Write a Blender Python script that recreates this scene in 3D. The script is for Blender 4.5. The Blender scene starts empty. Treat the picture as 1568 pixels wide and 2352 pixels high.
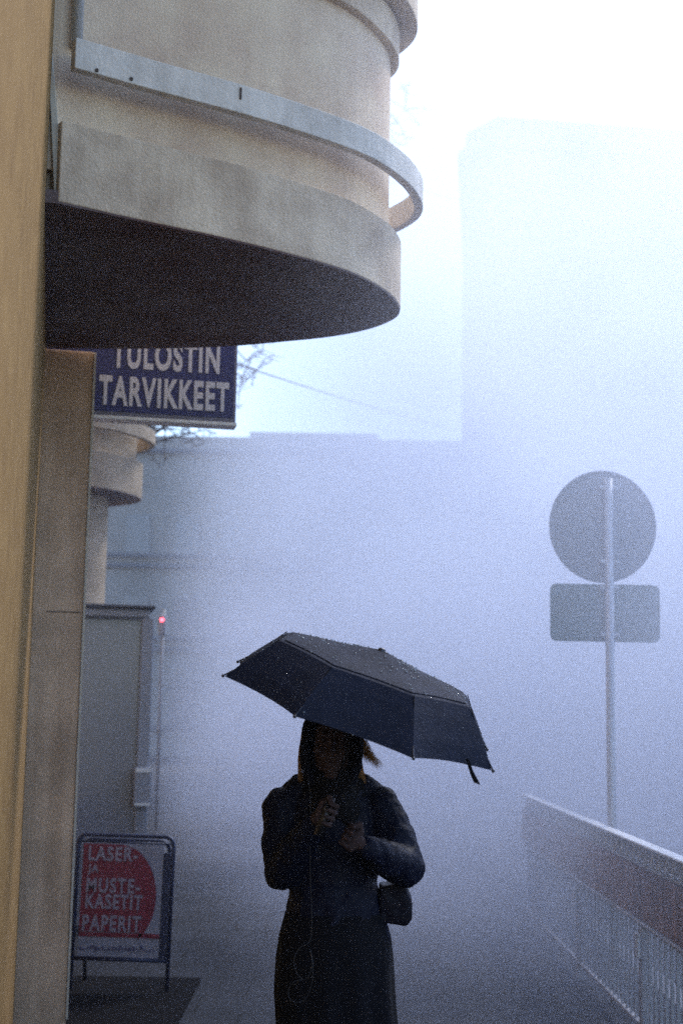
import bpy, bmesh, math, random
from mathutils import Vector, Matrix
random.seed(7)
R = math.radians
S = bpy.context.scene
COL = S.collection

# ------------------------------------------------------------------ camera
EYE = Vector((0, 0, 1.6))
F, CX, CY = 3267.0, 784.0, 1176.0
PITCH, ROLL = R(8.2), R(1.0)
FWD = Vector((0, math.cos(PITCH), math.sin(PITCH)))
UP0 = Vector((0, -math.sin(PITCH), math.cos(PITCH)))
RT0 = Vector((1, 0, 0))
RGT = RT0 * math.cos(ROLL) + UP0 * math.sin(ROLL)
UPV = -RT0 * math.sin(ROLL) + UP0 * math.cos(ROLL)
cam_d = bpy.data.cameras.new('camera')
cam = bpy.data.objects.new('camera', cam_d); COL.objects.link(cam)
m = Matrix.Identity(4)
for i, v in enumerate((RGT, UPV, -FWD)):
    for j in range(3): m[j][i] = v[j]
m.translation = EYE
cam.matrix_world = m
cam_d.sensor_fit = 'VERTICAL'; cam_d.sensor_height = 36.0
cam_d.lens = 36.0 * F / 2352.0
cam_d.clip_start = 0.05; cam_d.clip_end = 1000
cam_d.dof.use_dof = True; cam_d.dof.focus_distance = 5.0; cam_d.dof.aperture_fstop = 3.0
S.camera = cam

def ray(x, y):
    return FWD + RGT * ((x - CX) / F) + UPV * ((CY - y) / F)
def atY(x, y, Y):
    d = ray(x, y); return EYE + d * (Y / d.y)
def atZ(x, y, z):
    d = ray(x, y); return EYE + d * ((z - EYE.z) / d.z)

# ------------------------------------------------------------------ sky, sun, exposure
SUN_EL, SUN_AZ = R(48), R(36)          # azimuth from the view direction, towards the right
W = bpy.data.worlds.new('World'); S.world = W; W.use_nodes = True
nt = W.node_tree; nt.nodes.clear()
sky = nt.nodes.new('ShaderNodeTexSky'); sky.sky_type = 'NISHITA'; sky.sun_disc = False
sky.sun_elevation = SUN_EL; sky.sun_rotation = SUN_AZ
sky.air_density = 1.0; sky.dust_density = 0.6; sky.ozone_density = 2.0
bg = nt.nodes.new('ShaderNodeBackground'); bg.inputs['Strength'].default_value = 0.13
wo = nt.nodes.new('ShaderNodeOutputWorld')
nt.links.new(sky.outputs[0], bg.inputs[0]); nt.links.new(bg.outputs[0], wo.inputs[0])
sd = bpy.data.lights.new('sun', 'SUN'); sd.energy = 2.0; sd.angle = R(10); sd.color = (1.0, 0.97, 0.93)
sun = bpy.data.objects.new('sun', sd); COL.objects.link(sun)
sdir = Vector((math.sin(SUN_AZ) * math.cos(SUN_EL), math.cos(SUN_AZ) * math.cos(SUN_EL), math.sin(SUN_EL)))
sun.rotation_euler = sdir.to_track_quat('Z', 'Y').to_euler()
S.view_settings.view_transform = 'Standard'; S.view_settings.look = 'None'
S.view_settings.exposure = 1.40; S.view_settings.gamma = 1.0
S.render.engine = 'CYCLES'
S.cycles.max_bounces = 8; S.cycles.volume_bounces = 2; S.cycles.diffuse_bounces = 3
S.cycles.volume_step_rate = 2.5; S.cycles.volume_max_steps = 48
S.cycles.use_denoising = False
S.cycles.use_adaptive_sampling = False
S.cycles.sample_clamp_indirect = 0.8

# ------------------------------------------------------------------ materials
def mat(name, col, rough=0.7, metal=0.0, noise=0.0, nscale=8.0, bump=0.0, bscale=120.0, streak=0.0,
        stretch=(1, 1, 1), col2=None, sheen=0.0, spec=0.5, emit=None):
    mt = bpy.data.materials.new(name); mt.use_nodes = True
    t = mt.node_tree; b = t.nodes['Principled BSDF']
    b.inputs['Base Color'].default_value = (*col, 1); b.inputs['Roughness'].default_value = rough
    b.inputs['Metallic'].default_value = metal; b.inputs['Specular IOR Level'].default_value = spec
    if sheen: b.inputs['Sheen Weight'].default_value = sheen
    if emit:
        b.inputs['Emission Color'].default_value = (*emit[0], 1); b.inputs['Emission Strength'].default_value = emit[1]
    tc = t.nodes.new('ShaderNodeTexCoord')
    mp = t.nodes.new('ShaderNodeMapping'); mp.inputs['Scale'].default_value = stretch
    t.links.new(tc.outputs['Object'], mp.inputs[0])
    if noise:
        n = t.nodes.new('ShaderNodeTexNoise'); n.inputs['Scale'].default_value = nscale
        n.inputs['Detail'].default_value = 6; n.inputs['Roughness'].default_value = 0.6
        t.links.new(mp.outputs[0], n.inputs[0])
        rp = t.nodes.new('ShaderNodeValToRGB')
        c2 = col2 if col2 else tuple(c * (1 - noise) for c in col)
        rp.color_ramp.elements[0].position = 0.32; rp.color_ramp.elements[0].color = (*c2, 1)
        rp.color_ramp.elements[1].position = 0.66; rp.color_ramp.elements[1].color = (*col, 1)
        t.links.new(n.outputs['Fac'], rp.inputs[0])
        out = rp.outputs[0]
        if streak:
            m2 = t.nodes.new('ShaderNodeMapping'); m2.inputs['Scale'].default_value = (1, 1, 0.06)
            t.links.new(tc.outputs['Object'], m2.inputs[0])
            n2 = t.nodes.new('ShaderNodeTexNoise'); n2.inputs['Scale'].default_value = 14; n2.inputs['Detail'].default_value = 5
            t.links.new(m2.outputs[0], n2.inputs[0])
            r2 = t.nodes.new('ShaderNodeValToRGB')
            r2.color_ramp.elements[0].position = 0.4; r2.color_ramp.elements[0].color = (1 - streak, 1 - streak * 1.1, 1 - streak * 1.2, 1)
            r2.color_ramp.elements[1].position = 0.62; r2.color_ramp.elements[1].color = (1, 1, 1, 1)
            t.links.new(n2.outputs['Fac'], r2.inputs[0])
            mx = t.nodes.new('ShaderNodeMix'); mx.data_type = 'RGBA'; mx.blend_type = 'MULTIPLY'; mx.inputs[0].default_value = 1
            t.links.new(out, mx.inputs[6]); t.links.new(r2.outputs[0], mx.inputs[7]); out = mx.outputs[2]
        t.links.new(out, b.inputs['Base Color'])
    if bump:
        n3 = t.nodes.new('ShaderNodeTexNoise'); n3.inputs['Scale'].default_value = bscale; n3.inputs['Detail'].default_value = 4
        t.links.new(mp.outputs[0], n3.inputs[0])
        bp = t.nodes.new('ShaderNodeBump'); bp.inputs['Strength'].default_value = bump; bp.inputs['Distance'].default_value = 0.01
        t.links.new(n3.outputs['Fac'], bp.inputs['Height']); t.links.new(bp.outputs[0], b.inputs['Normal'])
    return mt

M = {}
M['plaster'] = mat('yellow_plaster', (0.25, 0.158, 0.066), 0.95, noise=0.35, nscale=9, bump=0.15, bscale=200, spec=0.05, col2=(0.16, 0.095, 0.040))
M['plaster2'] = mat('ochre_plaster', (0.74, 0.53, 0.37), 0.9, noise=0.3, nscale=4, bump=0.5, bscale=90, streak=0.2, spec=0.08)
M['bay'] = mat('bay_render', (0.82, 0.68, 0.51), 0.9, noise=0.22, nscale=2.5, bump=0.6, bscale=110, streak=0.05, spec=0.15, col2=(0.62, 0.47, 0.36))
M['concrete'] = mat('parapet_render', (0.80, 0.66, 0.50), 0.9, noise=0.45, nscale=3.5, bump=0.7, bscale=80, streak=0.10, spec=0.15, col2=(0.50, 0.39, 0.29))
M['band'] = mat('painted_band', (0.78, 0.73, 0.66), 0.75, noise=0.25, nscale=6, bump=0.4, bscale=70, streak=0.1)
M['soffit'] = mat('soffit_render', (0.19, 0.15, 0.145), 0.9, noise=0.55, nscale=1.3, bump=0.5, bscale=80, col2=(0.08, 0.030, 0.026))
M['trim'] = mat('pale_trim', (0.60, 0.55, 0.46), 0.6, noise=0.2)
M['dirty'] = mat('stain', (0.10, 0.08, 0.07), 0.9)
M['sign_blue'] = mat('sign_navy', (0.010, 0.017, 0.115), 0.5, noise=0.15, nscale=5)
M['sign_frame'] = mat('sign_frame', (0.12, 0.12, 0.17), 0.4, metal=0.4)
M['letter'] = mat('sign_letter', (0.50, 0.50, 0.55), 0.5)
M['letter2'] = mat('poster_letter', (0.20, 0.18, 0.24), 0.5)
M['red'] = mat('poster_red', (0.15, 0.006, 0.030), 0.5, noise=0.15, nscale=5)
M['poster'] = mat('poster_white', (0.22, 0.23, 0.30), 0.5, noise=0.2, nscale=6)
M['blue_frame'] = mat('blue_frame', (0.015, 0.022, 0.06), 0.5, metal=0.2)
M['ink'] = mat('ink', (0.05, 0.05, 0.12), 0.5)
M['galv'] = mat('galvanised', (0.62, 0.63, 0.65), 0.4, metal=0.3, noise=0.15, nscale=20)
M['signback'] = mat('sign_back_grey', (0.27, 0.28, 0.29), 0.45, metal=0.2, noise=0.2, nscale=6)
M['signback2'] = mat('sign_plate_grey_green', (0.22, 0.27, 0.25), 0.45, metal=0.2, noise=0.2, nscale=6)
M['asphalt'] = mat('wet_asphalt', (0.045, 0.048, 0.055), 0.8, spec=0.15, noise=0.5, nscale=2, bump=0.7, bscale=150)
M['pave'] = mat('pavement', (0.032, 0.035, 0.044), 0.8, spec=0.15, noise=0.4, nscale=1.6, bump=0.5, bscale=120)
M['kerb'] = mat('granite', (0.22, 0.22, 0.23), 0.7, noise=0.4, nscale=30)
M['mat'] = mat('ground_patch_black', (0.006, 0.006, 0.008), 0.95, spec=0.05, noise=0.3, nscale=30)  # near-black tone of the flat patch under the A-board
M['rail_white'] = mat('rail_white', (0.75, 0.76, 0.78), 0.45, noise=0.15, nscale=12)
M['rail_rust'] = mat('rail_rust_board', (0.38, 0.21, 0.16), 0.7, noise=0.6, nscale=4, col2=(0.18, 0.10, 0.09), streak=0.4)
M['rail_grey'] = mat('rail_grey', (0.40, 0.40, 0.42), 0.5, noise=0.3, nscale=10)
M['far'] = mat('far_facade', (0.13, 0.14, 0.17), 0.9, noise=0.25, nscale=0.3)
M['roofm'] = mat('far_roof', (0.20, 0.21, 0.23), 0.7, noise=0.2, nscale=0.5)
M['glass'] = mat('dark_glass', (0.16, 0.17, 0.20), 0.2)
M['far_glass'] = mat('misted_glass', (0.10, 0.11, 0.13), 0.3)
M['stone'] = mat('far_stone', (0.30, 0.29, 0.28), 0.9, noise=0.3, nscale=0.4)
M['bark'] = mat('bark', (0.05, 0.045, 0.045), 0.9, noise=0.4, nscale=20)
M['wire'] = mat('wire', (0.03, 0.03, 0.03), 0.6)
M['porch'] = mat('porch_grey', (0.24, 0.26, 0.30), 0.5, noise=0.2, nscale=4)
M['porch_dark'] = mat('porch_dark', (0.04, 0.045, 0.06), 0.5)
M['skin'] = mat('skin', (0.038, 0.019, 0.022), 0.85, noise=0.12, nscale=25)
M['leather'] = mat('black_leather', (0.006, 0.008, 0.022), 0.55, noise=0.15, nscale=25, bump=0.3, bscale=60, spec=0.10)
M['cloth'] = mat('black_cloth', (0.004, 0.004, 0.008), 0.9, spec=0.2, noise=0.3, nscale=25, bump=0.4, bscale=160)
M['hood'] = mat('navy_hood', (0.006, 0.007, 0.016), 0.9, spec=0.1, noise=0.3, nscale=20, bump=0.3, bscale=150)
M['boot'] = mat('boot_leather', (0.012, 0.012, 0.012), 0.4)
M['hair'] = mat('brown_hair', (0.36, 0.20, 0.09), 0.45)
M['umb'] = mat('umbrella_cloth', (0.016, 0.020, 0.040), 0.8, spec=0.15, noise=0.35, nscale=14, bump=0.25, bscale=90)
M['umb_in'] = mat('umbrella_metal', (0.05, 0.05, 0.06), 0.35, metal=0.8)
M['drop'] = mat('rain_drop', (0.30, 0.34, 0.38), 0.15)
M['bag'] = mat('bag_leather', (0.006, 0.006, 0.014), 0.5, bump=0.3, bscale=40, spec=0.1)
M['cord'] = mat('white_cord', (0.035, 0.036, 0.045), 0.7)
M['redlamp'] = mat('red_lamp', (0.8, 0.1, 0.12), 0.4, emit=((1.0, 0.08, 0.12), 3.5))

def slabs(mt):
    t = mt.node_tree; b = t.nodes['Principled BSDF']
    br = t.nodes.new('ShaderNodeTexBrick'); br.inputs['Scale'].default_value = 1.0
    br.inputs['Brick Width'].default_value = 0.50; br.inputs['Row Height'].default_value = 0.50; br.inputs['Mortar Size'].default_value = 0.009
    br.inputs['Color1'].default_value = (1, 1, 1, 1); br.inputs['Color2'].default_value = (0.62, 0.62, 0.66, 1); br.inputs['Mortar'].default_value = (0.3, 0.3, 0.3, 1)
    tc = t.nodes.new('ShaderNodeTexCoord'); t.links.new(tc.outputs['Object'], br.inputs['Vector'])
    src = b.inputs['Base Color'].links[0].from_socket
    mx = t.nodes.new('ShaderNodeMix'); mx.data_type = 'RGBA'; mx.blend_type = 'MULTIPLY'; mx.inputs[0].default_value = 1
    t.links.new(src, mx.inputs[6]); t.links.new(br.outputs['Color'], mx.inputs[7]); t.links.new(mx.outputs[2], b.inputs['Base Color'])
slabs(M['pave'])

def translucent(mt, f):
    t = mt.node_tree; b = t.nodes['Principled BSDF']; o = t.nodes['Material Output']
    tr = t.nodes.new('ShaderNodeBsdfTranslucent'); tr.inputs['Color'].default_value = (0.85, 0.88, 0.92, 1)
    mx = t.nodes.new('ShaderNodeMixShader'); mx.inputs[0].default_value = f
    t.links.new(b.outputs[0], mx.inputs[1]); t.links.new(tr.outputs[0], mx.inputs[2]); t.links.new(mx.outputs[0], o.inputs['Surface'])
M['ribs'] = mat('milky_ribs', (0.82, 0.84, 0.86), 0.4, noise=0.1, nscale=10)
translucent(M['ribs'], 0.55)

# ------------------------------------------------------------------ helpers
def link(name, me, material=None, parent=None):
    o = bpy.data.objects.new(name, me); COL.objects.link(o)
    if material is not None: me.materials.append(material)
    if parent is not None: o.parent = parent
    return o
def empty(name, loc=(0, 0, 0), rz=0.0):
    o = bpy.data.objects.new(name, None); COL.objects.link(o); o.location = loc; o.rotation_euler = (0, 0, rz)
    o.empty_display_size = 0.1
    return o
def tag(o, label=None, cat=None, group=None, kind=None):
    for k, v in (('label', label), ('category', cat), ('group', group), ('kind', kind)):
        if v: o[k] = v
    return o
class MB:
    def __init__(s): s.v = []; s.f = []
    def box(s, x0, x1, y0, y1, z0, z1, M4=None):
        b = len(s.v)
        for z in (z0, z1):
            for x, y in ((x0, y0), (x1, y0), (x1, y1), (x0, y1)): s.v.append(Vector((x, y, z)))
        if M4 is not None:
            for i in range(b, b + 8): s.v[i] = M4 @ s.v[i]
        for f in ((3, 2, 1, 0), (4, 5, 6, 7), (0, 1, 5, 4), (1, 2, 6, 5), (2, 3, 7, 6), (3, 0, 4, 7)):
            s.f.append(tuple(b + i for i in f))
        return s
    def loft(s, rings, cap=True, closed=True):
        b = len(s.v); n = len(rings[0])
        for r in rings: s.v.extend([Vector(p) for p in r])
        for k in range(len(rings) - 1):
            for i in range(n if closed else n - 1):
                j = (i + 1) % n
                s.f.append((b + k * n + i, b + k * n + j, b + (k + 1) * n + j, b + (k + 1) * n + i))
        if cap:
            s.f.append(tuple(b + i for i in reversed(range(n))))
            s.f.append(tuple(b + (len(rings) - 1) * n + i for i in range(n)))
        return s
    def tube(s, pts, rad, n=8, cap=True):
        pts = [Vector(p) for p in pts]
        if not hasattr(rad, '__len__'): rad = [rad] * len(pts)
        rings = []; prev = None
        for i, p in enumerate(pts):
            d = (pts[min(i + 1, len(pts) - 1)] - pts[max(i - 1, 0)])
            if d.length < 1e-9: d = Vector((0, 0, 1))
            d.normalize()
            a = d.orthogonal().normalized() if prev is None else (prev - d * prev.dot(d))
            if a.length < 1e-6: a = d.orthogonal()
            a.normalize(); prev = a; c = d.cross(a)
            rings.append([p + (a * math.cos(2 * math.pi * k / n) + c * math.sin(2 * math.pi * k / n)) * rad[i] for k in range(n)])
        return s.loft(rings, cap)
    def capsule(s, p0, p1, r0, r1, sx=1.0, side=None, n=16, hs=5):
        """tapered round-ended limb; sx widens it along the vector side"""
        p0 = Vector(p0); p1 = Vector(p1); d = (p1 - p0)
        L = d.length; d = d.normalized() if L > 1e-6 else Vector((0, 0, 1))
        a = Vector(side) if side is not None else d.orthogonal()
        a = (a - d * a.dot(d)).normalized(); c = d.cross(a)
        rings = []
        for k in range(hs + 1):
            t = (math.pi / 2) * k / hs
            h = -math.cos(t) * r0; w = max(math.sin(t), 0.02) * r0
            rings.append([p0 + d * h + (a * sx * math.cos(2 * math.pi * i / n) + c * math.sin(2 * math.pi * i / n)) * w for i in range(n)])
        for k in range(hs + 1):
            t = (math.pi / 2) * k / hs
            h = math.sin(t) * r1; w = max(math.cos(t), 0.02) * r1
            rings.append([p1 + d * h + (a * sx * math.cos(2 * math.pi * i / n) + c * math.sin(2 * math.pi * i / n)) * w for i in range(n)])
        return s.loft(rings)
    def ball(s, c, rx, ry, rz, rot=None, n=20, h=12):
        rings = []
        for k in range(h + 1):
            t = math.pi * k / h; w = max(math.sin(t), 0.02)
            r = []
            for i in range(n):
                a = 2 * math.pi * i / n
                p = Vector((rx * w * math.cos(a), ry * w * math.sin(a), -rz * math.cos(t)))
                if rot is not None: p = rot @ p
                r.append(Vector(c) + p)
            rings.append(r)
        return s.loft(rings)
    def prism(s, outline, z0, z1):
        return s.loft([[(x, y, z0) for x, y in outline], [(x, y, z1) for x, y in outline]])
    def mesh(s, name):
        me = bpy.data.meshes.new(name); me.from_pydata([tuple(v) for v in s.v], [], s.f); me.update()
        bm = bmesh.new(); bm.from_mesh(me); bmesh.ops.recalc_face_normals(bm, faces=bm.faces); bm.to_mesh(me); bm.free()
        return me
    def build(s, name, material, parent=None, bevel=0, smooth=False, seg=2):
        o = link(name, s.mesh(name), material, parent)
        if bevel:
            b = o.modifiers.new('bevel', 'BEVEL'); b.width = bevel; b.segments = seg; b.limit_method = 'ANGLE'; b.angle_limit = R(35)
        if smooth:
            for p in o.data.polygons: p.use_smooth = True
        return o
    def organic(s, name, material, parent=None, voxel=0.008, smooth=6, disp=0.0, dscale=0.06):
        o = link(name, s.mesh(name), material, parent)
        r = o.modifiers.new('remesh', 'REMESH'); r.mode = 'VOXEL'; r.voxel_size = voxel; r.use_smooth_shade = True
        if smooth:
            q = o.modifiers.new('smooth', 'SMOOTH'); q.factor = 0.5; q.iterations = smooth
        if disp:
            tx = bpy.data.textures.new(name + '_folds', 'CLOUDS'); tx.noise_scale = dscale; tx.noise_depth = 2
            dm = o.modifiers.new('folds', 'DISPLACE'); dm.texture = tx; dm.strength = disp; dm.mid_level = 0.5; dm.texture_coords = 'LOCAL'
        return o
def smooth_curve(pts, n=6):
    out = []
    for i in range(len(pts) - 1):
        p0 = Vector(pts[max(i - 1, 0)]); p1 = Vector(pts[i]); p2 = Vector(pts[i + 1]); p3 = Vector(pts[min(i + 2, len(pts) - 1)])
        for k in range(n):
            t = k / n
            out.append(0.5 * ((2 * p1) + (p2 - p0) * t + (2 * p0 - 5 * p1 + 4 * p2 - p3) * t * t + (3 * p1 - p0 - 3 * p2 + p3) * t ** 3))
    out.append(Vector(pts[-1])); return out
def text(body, name, material, parent, loc, rot, size, sx=1.0, bold=0.0, extrude=0.002, align='CENTER', spacing=1.0):
    cu = bpy.data.curves.new(name, 'FONT'); cu.body = body; cu.size = size; cu.align_x = align
    cu.extrude = extrude; cu.offset = bold; cu.space_character = spacing
    tmp = bpy.data.objects.new('tmp', cu); COL.objects.link(tmp)
    dg = bpy.context.evaluated_depsgraph_get()
    me = bpy.data.meshes.new_from_object(tmp.evaluated_get(dg)); me.name = name
    bpy.data.objects.remove(tmp)
    o = link(name, me, material, parent)
    for i in range(len(me.materials) - 1, 0, -1): me.materials.pop(index=i)
    me.materials[0] = material
    o.location = loc; o.rotation_euler = rot; o.scale = (sx, 1, 1)
    return o

# wall frame: x = out from the facade, y = along the street, z = up
TH = R(11.4)
U = Vector((-math.sin(TH), math.cos(TH), 0)); N = Vector((math.cos(TH), math.sin(TH), 0))
W0 = -0.1 * N
def local(p):
    q = Vector(p) - W0; return Vector((q.dot(N), q.dot(U), q.z))
def wpt(t, s, z): return W0 + N * t + U * s + Vector((0, 0, z))

# ------------------------------------------------------------------ ground
g = MB().box(-60, 60, -6, 75, -0.4, -0.12).build('road', M['asphalt']); tag(g, kind='structure')
pv = MB()
pv.box(-8, 1.95, -3, 60, -0.119, 0.0)
g = pv.build('pavement', M['pave']); tag(g, kind='structure')
kb = MB()
for k in range(60):
    kb.box(1.953, 2.10, -3 + k, -3 + k + 0.992, -0.116, 0.012)
g = kb.build('kerb', M['kerb'], bevel=0.01); tag(g, kind='structure')

# ------------------------------------------------------------------ near building
SUPER = [(0.05, 5.39), (0.40, 5.53), (0.70, 5.64), (0.99, 5.77), (1.31, 5.95), (1.52, 6.17), (1.64, 6.37), (1.69, 6.55),
         (1.66, 6.72), (1.58, 6.88), (1.44, 7.04), (1.22, 7.2), (0.97, 7.36), (0.64, 7.5), (0.22, 7.62), (0.05, 7.66)]
PLAN = [(p.x, p.y) for p in smooth_curve([Vector((a, b, 0)) for a, b in SUPER], 5)]
def offs(pl, d):
    out = []
    for i, p in enumerate(pl):
        a = Vector(pl[max(i - 1, 0)]); b = Vector(pl[min(i + 1, len(pl) - 1)])
        t = (b - a).normalized(); nrm = Vector((t.y, -t.x))
        q = Vector(p) + nrm * d
        out.append((max(q.x, -0.05), q.y))
    return out
def slab(mb, pl, z0, z1, x_in=-0.05):
    ol = [(x_in, pl[0][1])] + list(pl) + [(x_in, pl[-1][1])]
    return mb.prism(ol, z0, z1)
def ringband(mb, po, pi, z0, z1):
    """a curved band of given thickness"""
    rings = [[(po[i][0], po[i][1], z0), (po[i][0], po[i][1], z1), (pi[i][0], pi[i][1], z1), (pi[i][0], pi[i][1], z0)] for i in range(len(po))]
    return mb.loft(rings)

bld = empty('corner_building', W0, TH)
tag(bld, 'yellow plastered building filling the left edge, with curved bay and balcony above', 'building')
# main wall, reaching back past the camera
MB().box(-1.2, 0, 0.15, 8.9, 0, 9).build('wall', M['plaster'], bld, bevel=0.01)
MB().box(-1.2, -0.85, 8.9, 20, 0, 9).build('wall', M['plaster2'], bld, bevel=0.01)
# pilaster beside the door
pl_top = atY(179, 808, 7.35)
a = local(atY(140, 808, 7.45)); b_ = local(atY(217, 808, 7.55))
pt_ = b_.x; ps = b_.y
pil = MB().box(-0.02, pt_, ps, ps + 0.55, 0, 3.545).build('pilaster', M['plaster2'], bld, bevel=0.008)
MB().box(pt_ + 0.001, pt_ + 0.012, ps - 0.008, ps + 0.02, 0.05, 3.54).build('corner_trim', M['trim'], pil)
zj = atY(170, 1405, 7.5).z
MB().box(0.07, pt_ - 0.01, ps - 0.003, ps + 0.01, zj - 0.003, zj + 0.003).build('joint', M['dirty'], pil)
# balcony soffit, parapet and ring
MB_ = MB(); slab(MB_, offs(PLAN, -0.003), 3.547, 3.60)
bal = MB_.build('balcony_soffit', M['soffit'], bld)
mb = MB(); ringband(mb, PLAN, offs(PLAN, -0.10), 3.554, 3.885)
par = mb.build('balcony_parapet', M['concrete'], bld, bevel=0.006)
mb = MB(); slab(mb, offs(PLAN, -0.103), 3.602, 3.70); mb.build('balcony_floor', M['concrete'], bld)
ob = offs(PLAN, 0.105); ib = offs(PLAN, 0.06)
mb = MB(); ringband(mb, ob, ib, 4.06, 4.185)
ring = mb.build('balcony_rail_band', M['band'], bld, bevel=0.004)
# bay behind the parapet
BAY = offs(PLAN, -0.062)
mb = MB(); slab(mb, BAY, 3.702, 9.0)
bay = mb.build('bay', M['bay'], bld, bevel=0.004)
def zat(px, py): return local(atY(px, py, 6.6)).z
mb = MB(); slab(mb, offs(PLAN, -0.02), zat(895, 132), zat(927, 58)); mb.build('cornice', M['concrete'], bld, bevel=0.006)
mb = MB(); slab(mb, offs(PLAN, 0.07), zat(927, 55) + 0.004, zat(927, 55) + 0.5); mb.build('upper_balcony', M['concrete'], bld, bevel=0.006)
# rail fixings and stains
def hit(px, py, ol):
    d = ray(px, py); dl = Vector((d.dot(N), d.dot(U), d.z)); e = local(EYE); best = None
    for i in range(len(ol) - 1):
        a = Vector(ol[i]); b = Vector(ol[i + 1]); w = b - a
        den = dl.x * w.y - dl.y * w.x
        if abs(den) < 1e-9: continue
        tt = ((a.x - e.x) * w.y - (a.y - e.y) * w.x) / den; uu = ((a.x - e.x) * dl.y - (a.y - e.y) * dl.x) / den
        if tt > 0 and -.01 <= uu <= 1.01 and (best is None or tt < best): best = tt
    return e + dl * best
for px, py in ((223, 162), (302, 182)):
    q = hit(px, py, ob)
    MB().tube([(q.x, q.y - 0.006, q.z), (q.x, q.y + 0.02, q.z)], 0.0075, 10).build('bolt', M['dirty'], ring)
q = hit(553, 218, ob); MB().box(q.x - 0.005, q.x + 0.004, q.y - 0.006, q.y + 0.02, q.z - 0.02, q.z + 0.03).build('stain', M['dirty'], ring)
# downpipe at the bay and end bracket
pA = local(atY(172, -60, 5.6)); pB = local(atY(176, 112, 5.35))
MB().tube([(pB.x, pB.y - 0.02, pB.z), (pA.x, pB.y - 0.02, 8.5)], 0.024, 14).build('downpipe', M['galv'], bld, smooth=True)
k0 = local(atY(114, 105, 5.3)); k1 = local(atY(126, 280, 5.3)); k2 = local(atY(136, 455, 5.3))
mb = MB()
mb.loft([[(k.x - w, k.y, k.z), (k.x + w, k.y, k.z), (k.x + w, k.y + 0.12, k.z), (k.x - w, k.y + 0.12, k.z)] for k, w in ((k0, .010), (k1, .014), (k2, .018))])
mb.build('end_bracket', M['trim'], bld, bevel=0.004)

# second balcony farther down the street
off = Vector((-0.83, 6.55, 0))
b2 = empty('neighbour_building', W0 + N * off.x + U * off.y, TH)
tag(b2, 'paler building further down the street with a smaller looking curved balcony over its door', 'building')
def cp(o, parent):
    c = o.copy(); COL.objects.link(c); c.parent = parent; return c
M['old_render'] = mat('old_render', (0.40, 0.32, 0.23), 0.9, noise=0.35, nscale=3, bump=0.6, bscale=80, spec=0.1)
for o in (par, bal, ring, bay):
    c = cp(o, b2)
    if o is not bal:
        c.data = o.data.copy(); c.data.materials[0] = M['old_render']
BAY2 = offs(PLAN, -0.30)
mb = MB(); slab(mb, BAY2, 0, 3.551); mb.build('lower_bay', M['old_render'], b2)
MB().box(-3, 0.0, 5.0, 26, 0, 9).build('wall', M['plaster2'], b2)

# ------------------------------------------------------------------ hanging shop sign
sg = empty('hanging_sign')
tag(sg, 'dark blue hanging sign with pale letters TARVIKKEET under the near balcony', 'shop sign')
YS = 8.05
br = atY(541, 978, YS)                     # lower outer corner
sw, sh, st = 1.25, 0.62, 0.10
sg.location = br; sg.rotation_euler = (0, 0, TH)
MB().box(-sw, 0, 0, st, 0, sh).build('cabinet', M['sign_frame'], sg, bevel=0.006)
MB().box(-sw + 0.02, -0.016, -0.004, 0.02, 0.042, sh - 0.02).build('face', M['sign_blue'], sg)
MB().box(-sw + 0.01, 0.006, -0.012, st + 0.01, -0.004, 0.016).build('bottom_rail', M['galv'], sg, bevel=0.003)
def sgz(y): return atY(400, y, YS - 0.03).z - br.z
x1 = (atY(375, 915, YS) - br).dot(N)
s1 = atY(375, 883, YS).z - atY(375, 945, YS).z
t1 = text('TARVIKKEET', 'lettering', M['letter'], sg, (x1, -0.008, atY(375, 942, YS).z - br.z), (R(90), 0, 0), s1 / 0.70, 0.62, 0.008, 0.003, spacing=1.16)
x2 = (atY(380, 860, YS) - br).dot(N)
t2 = text('TULOSTIN', 'lettering', M['letter'], sg, (x2, -0.008, atY(380, 857, YS).z - br.z), (R(90), 0, 0), s1 / 0.70, 0.62, 0.008, 0.003, spacing=1.16)
for t, px0, px1 in ((t1, 228, 522), (t2, 256, 500)):
    wd = (atY(px1, 900, YS) - atY(px0, 900, YS)).length
    t.scale.x = wd / t.data_width if hasattr(t, 'data_width') else 1
    xs = [v.co.x for v in t.data.vertices]; t.scale.x = wd / (max(xs) - min(xs))

# ------------------------------------------------------------------ A-board
YA = 8.5
ab = empty('pavement_sign')
tag(ab, 'blue framed A-board with a red disc and white words standing on the pavement', 'sandwich board')
tl = atY(186, 1912, YA); tr = atY(404, 1927, YA); blp = atY(166, 2204, YA); brp = atY(386, 2204, YA)
c0 = (blp + brp) / 2; upv = ((tl + tr) / 2 - c0); bh = upv.length
rx = (brp - blp + tr - tl).normalized(); bw = ((brp - blp).length + (tr - tl).length) / 2
upn = (upv - rx * upv.dot(rx)).normalized(); fn = rx.cross(upn)       # points away from the camera
mm = Matrix.Identity(4)
for i, v in enumerate((rx, fn * -1 * -1, upn)):
    for j in range(3): mm[j][i] = v[j]
if mm.to_3x3().determinant() < 0:
    for j in range(3): mm[j][1] = -mm[j][1]
mm.translation = c0
ab.matrix_world = mm
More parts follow.
